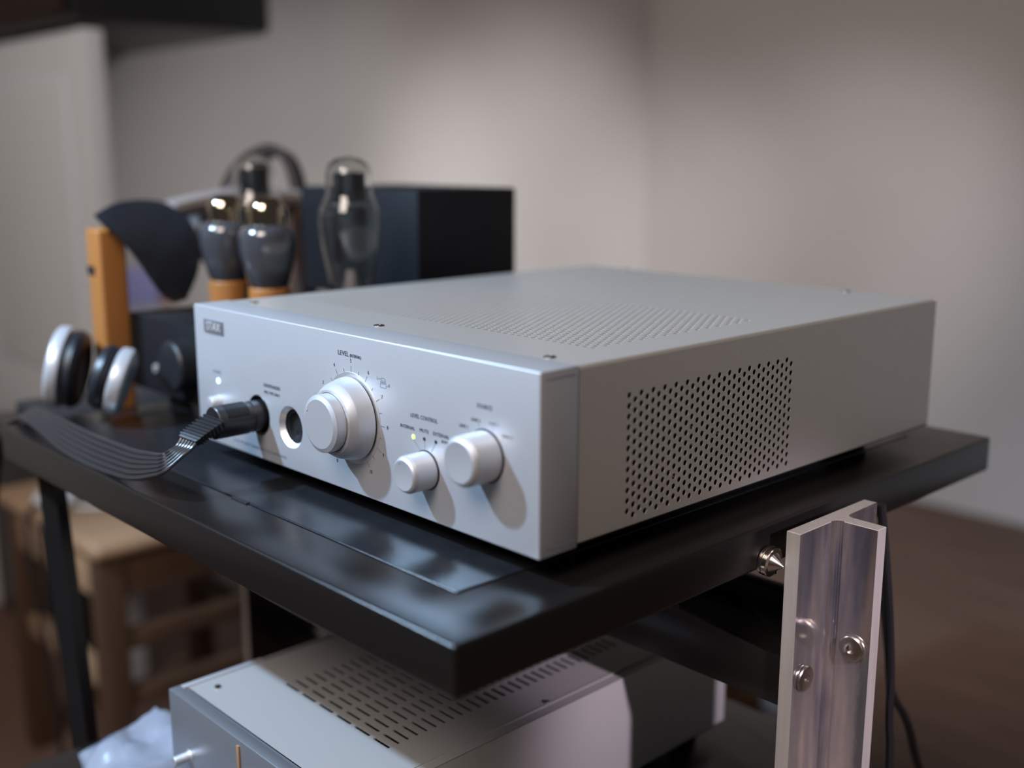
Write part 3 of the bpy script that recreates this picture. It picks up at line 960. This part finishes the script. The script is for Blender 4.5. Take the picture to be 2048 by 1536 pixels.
# wide leather strap lying over the rail, its inside seen from the front
outerE = [(-0.6561, 0.0366, 0.1665), (-0.6920, 0.0757, 0.1758), (-0.7105, 0.1158, 0.1775), (-0.7000, 0.1391, 0.1715), (-0.6640, 0.1454, 0.1512), (-0.6300, 0.1312, 0.1137), (-0.6099, 0.1046, 0.0832)]
innerE = [(-0.6037, 0.0231, 0.1599), (-0.6011, 0.0311, 0.1531), (-0.5973, 0.0394, 0.1425), (-0.5918, 0.0481, 0.1272), (-0.5906, 0.0589, 0.1094), (-0.5906, 0.0691, 0.0941), (-0.5898, 0.0815, 0.0832)]
MB().ribbon(smoothpath(outerE, 5), smoothpath(innerE, 5), 0.0022).build('head_strap', M['leather'], hp, angle=1.2)

hp2 = thing('headphones', (-0.76, 0.34, -0.03), 'brown leather headband of a second pair of headphones arched over the rear wooden post', 'headphones')
hA = smoothpath([(-0.8228, 0.2664, 0.1700), (-0.8185, 0.2791, 0.2020), (-0.8049, 0.2998, 0.2255), (-0.789, 0.3184, 0.2325), (-0.7755, 0.3291, 0.2215), (-0.7639, 0.3324, 0.1925), (-0.7543, 0.3280, 0.1587), (-0.7430, 0.3230, 0.0900), (-0.7368, 0.3177, 0.0300)], 6)
hB = [p + Vector((-0.020, 0.026, -0.006)) for p in hA]
MB().ribbon(hA, hB, 0.0110).build('headband', M['brown'], hp2, angle=1.2)
gA = smoothpath([(-0.8180, 0.2600, 0.1580), (-0.8060, 0.2720, 0.1880), (-0.7920, 0.2850, 0.2020), (-0.7760, 0.3000, 0.1950), (-0.7660, 0.3080, 0.1700)], 5)
gB = [p + Vector((-0.02, 0.022, -0.05)) for p in gA]
MB().ribbon(gA, gB, 0.002).build('head_strap', M['pad'], hp2, angle=1.2)
MB().lathe([(0, 0.030), (0.004, 0.036), (0.016, 0.036), (0.020, 0.030)], (-0.745, 0.300, 0.012), (0.68, 0.72, 0), 36).build('ear_cup', M['black'], hp2)
MB().lathe([(0, 0.030), (0.004, 0.036), (0.016, 0.036), (0.020, 0.030)], (-0.846, 0.262, 0.130), (-0.68, -0.72, 0), 36).build('ear_cup', M['black'], hp2)

# violet card pinned to the wall
vt = thing('violet_card', (XW, 0.79, -0.14), 'small violet blue card pinned to the wall, seen between wooden post and tubes', 'card')
MB().box(XW + 0.0005, XW + 0.004, 0.735, 0.825, -0.140, -0.045, 0.001).build('card_sheet', M['blue'], vt)
MB().box(XW + 0.0005, XW + 0.006, 0.828, 0.862, -0.140, -0.090, 0.001).build('orange_tab', M['wood'], vt)
# black boards added to put shade under the door behind the stool
ch = thing('shade_boards', (-1.85, 0.5, ZF), 'added black boards standing in for the shade behind the wooden stool', 'shade board')
MB().box(-2.155, -1.545, 0.385, 0.405, ZF + 0.001, -0.36, 0.004).build('shade_board_front', M['black'], ch)
MB().box(-2.155, -1.545, 0.380, 0.417, -0.36, -0.345, 0.003).build('shade_board_top', M['black'], ch)

# ================================================================ STOOL
sl = thing('wooden_stool', (-1.30, 0.38, ZF), 'worn wooden stool standing on the floor left behind the rack', 'stool')
ZS = -0.33
MB().box(-1.500, -1.098, 0.186, 0.560, ZS - 0.028, ZS, 0.013, 4).build('seat', M['stool'], sl)
legs = [(-1.148, 0.196), (-1.485, 0.196), (-1.148, 0.510), (-1.485, 0.510)]
for x, y in legs:
    MB().box(x, x + 0.040, y, y + 0.040, ZF + 0.001, ZS - 0.0285, 0.003).build('leg', M['stoolleg'], sl)
MB().box(-1.446, -1.148, 0.200, 0.222, ZS - 0.095, ZS - 0.0285, 0.002).build('apron', M['stool'], sl)
MB().box(-1.446, -1.148, 0.522, 0.544, ZS - 0.095, ZS - 0.0285, 0.002).build('apron', M['stoolleg'], sl)
MB().box(-1.132, -1.112, 0.237, 0.509, ZS - 0.095, ZS - 0.0285, 0.002).build('apron', M['stoolleg'], sl)
for z in (ZS - 0.165, ZS - 0.26):
    MB().box(-1.132, -1.112, 0.237, 0.509, z - 0.016, z + 0.016, 0.003).build('rung', M['stoolleg'], sl)
for z in (ZS - 0.235,):
    MB().box(-1.446, -1.148, 0.205, 0.227, z - 0.018, z + 0.018, 0.003).build('rung', M['stool'], sl)
    MB().box(-1.446, -1.148, 0.515, 0.540, z - 0.018, z + 0.018, 0.003).build('rung', M['stoolleg'], sl)
# white crumpled cloth and a grey cord on the stool
cl = MB()
r = bmesh.ops.create_icosphere(cl.bm, subdivisions=4, radius=1.0)
for v in cl.bm.verts:
    d = 1 + 0.35 * noise.noise(v.co * 2.2)
    v.co = Vector((-1.315 + v.co.x * 0.036 * d, 0.222 + v.co.y * 0.030 * d, ZS + max(0.0005, 0.017 + v.co.z * 0.020 * d)))
tag(cl.build('tissue', M['cloth'], None), 'small white crumpled tissue near the front edge of the wooden stool', 'tissue')
gc = MB()
gc.tube(smoothpath([(-1.290, 0.232, ZS + 0.0045), (-1.250, 0.285, ZS + 0.0045), (-1.20, 0.33, ZS + 0.0045), (-1.16, 0.42, ZS + 0.0045), (-1.19, 0.52, ZS + 0.0045)], 6), 0.0042, 8)
tag(gc.build('grey_cord', M['lowpaint'], None), 'grey cord curving across the wooden stool seat', 'cord')
for i, (x, lab) in enumerate(((-1.335, 'black cord hanging over the front of the wooden stool, left one'), (-1.272, 'black cord hanging over the front of the wooden stool, right one'))):
    hc_ = MB()
    hc_.tube(smoothpath([(x, 0.205, ZS + 0.004), (x + 0.005, 0.180, ZS - 0.004), (x + 0.010, 0.176, ZS - 0.06), (x + 0.02, 0.178, ZS - 0.16), (x + 0.05, 0.182, ZS - 0.30), (x + 0.06, 0.18, ZF + 0.006)], 6), 0.0040, 8)
    tag(hc_.build('black_cord', M['rubber'], None), lab, 'cord')

# ================================================================ THINGS BEHIND, CABLES
bx = thing('cardboard_box', (-0.69, 1.24, ZF), 'brown cardboard box on the floor far behind the lower shelf', 'box')
MB().box(-0.76, -0.672, 1.20, 1.30, ZF + 0.0005, ZF + 0.12, 0.003).build('carton', M['card'], bx)
MB().box(-0.755, -0.677, 1.205, 1.295, ZF + 0.12, ZF + 0.1215).build('flap', M['card'], bx)
bt = MB()
bt.lathe([(0, 0.020), (0.002, 0.022), (0.085, 0.022), (0.098, 0.012), (0.12, 0.011)], (-0.628, 1.24, ZF + 0.0005), (0, 0, 1), 24)
tag(bt.build('bottle', M['cloth'], None), 'white bottle on the floor beside the brown cardboard box', 'bottle')
bt = MB()
bt.lathe([(0, 0.018), (0.002, 0.020), (0.070, 0.020), (0.085, 0.010), (0.10, 0.009)], (-0.575, 1.27, ZF + 0.0005), (0, 0, 1), 24)
tag(bt.build('bottle', M['card'], None), 'small brown bottle on the floor right of the white bottle', 'bottle')

cb = MB()
cb.tube(smoothpath([(0.050, 0.296, -0.020), (0.0535, 0.3084, -0.088), (0.0545, 0.3191, -0.151), (0.0555, 0.3216, -0.1965), (0.0573, 0.3244, -0.2468), (0.06, 0.33, -0.5), (0.08, 0.34, ZF + 0.004)], 6), 0.0032, 8)
tag(cb.build('mains_cable', M['rubber'], None), 'black cable running straight down behind the right tee post', 'cable')
cb = MB()
cb.tube(smoothpath([(0.020, 0.360, -0.095), (0.0236, 0.3738, -0.1622), (0.0222, 0.3881, -0.2072), (0.0290, 0.4077, -0.2414), (0.0360, 0.4348, -0.3074), (0.07, 0.50, -0.45), (0.10, 0.60, ZF + 0.004)], 6), 0.0034, 8)
tag(cb.build('mains_cable', M['rubber'], None), 'black cable slanting away to the right below the straight one', 'cable')
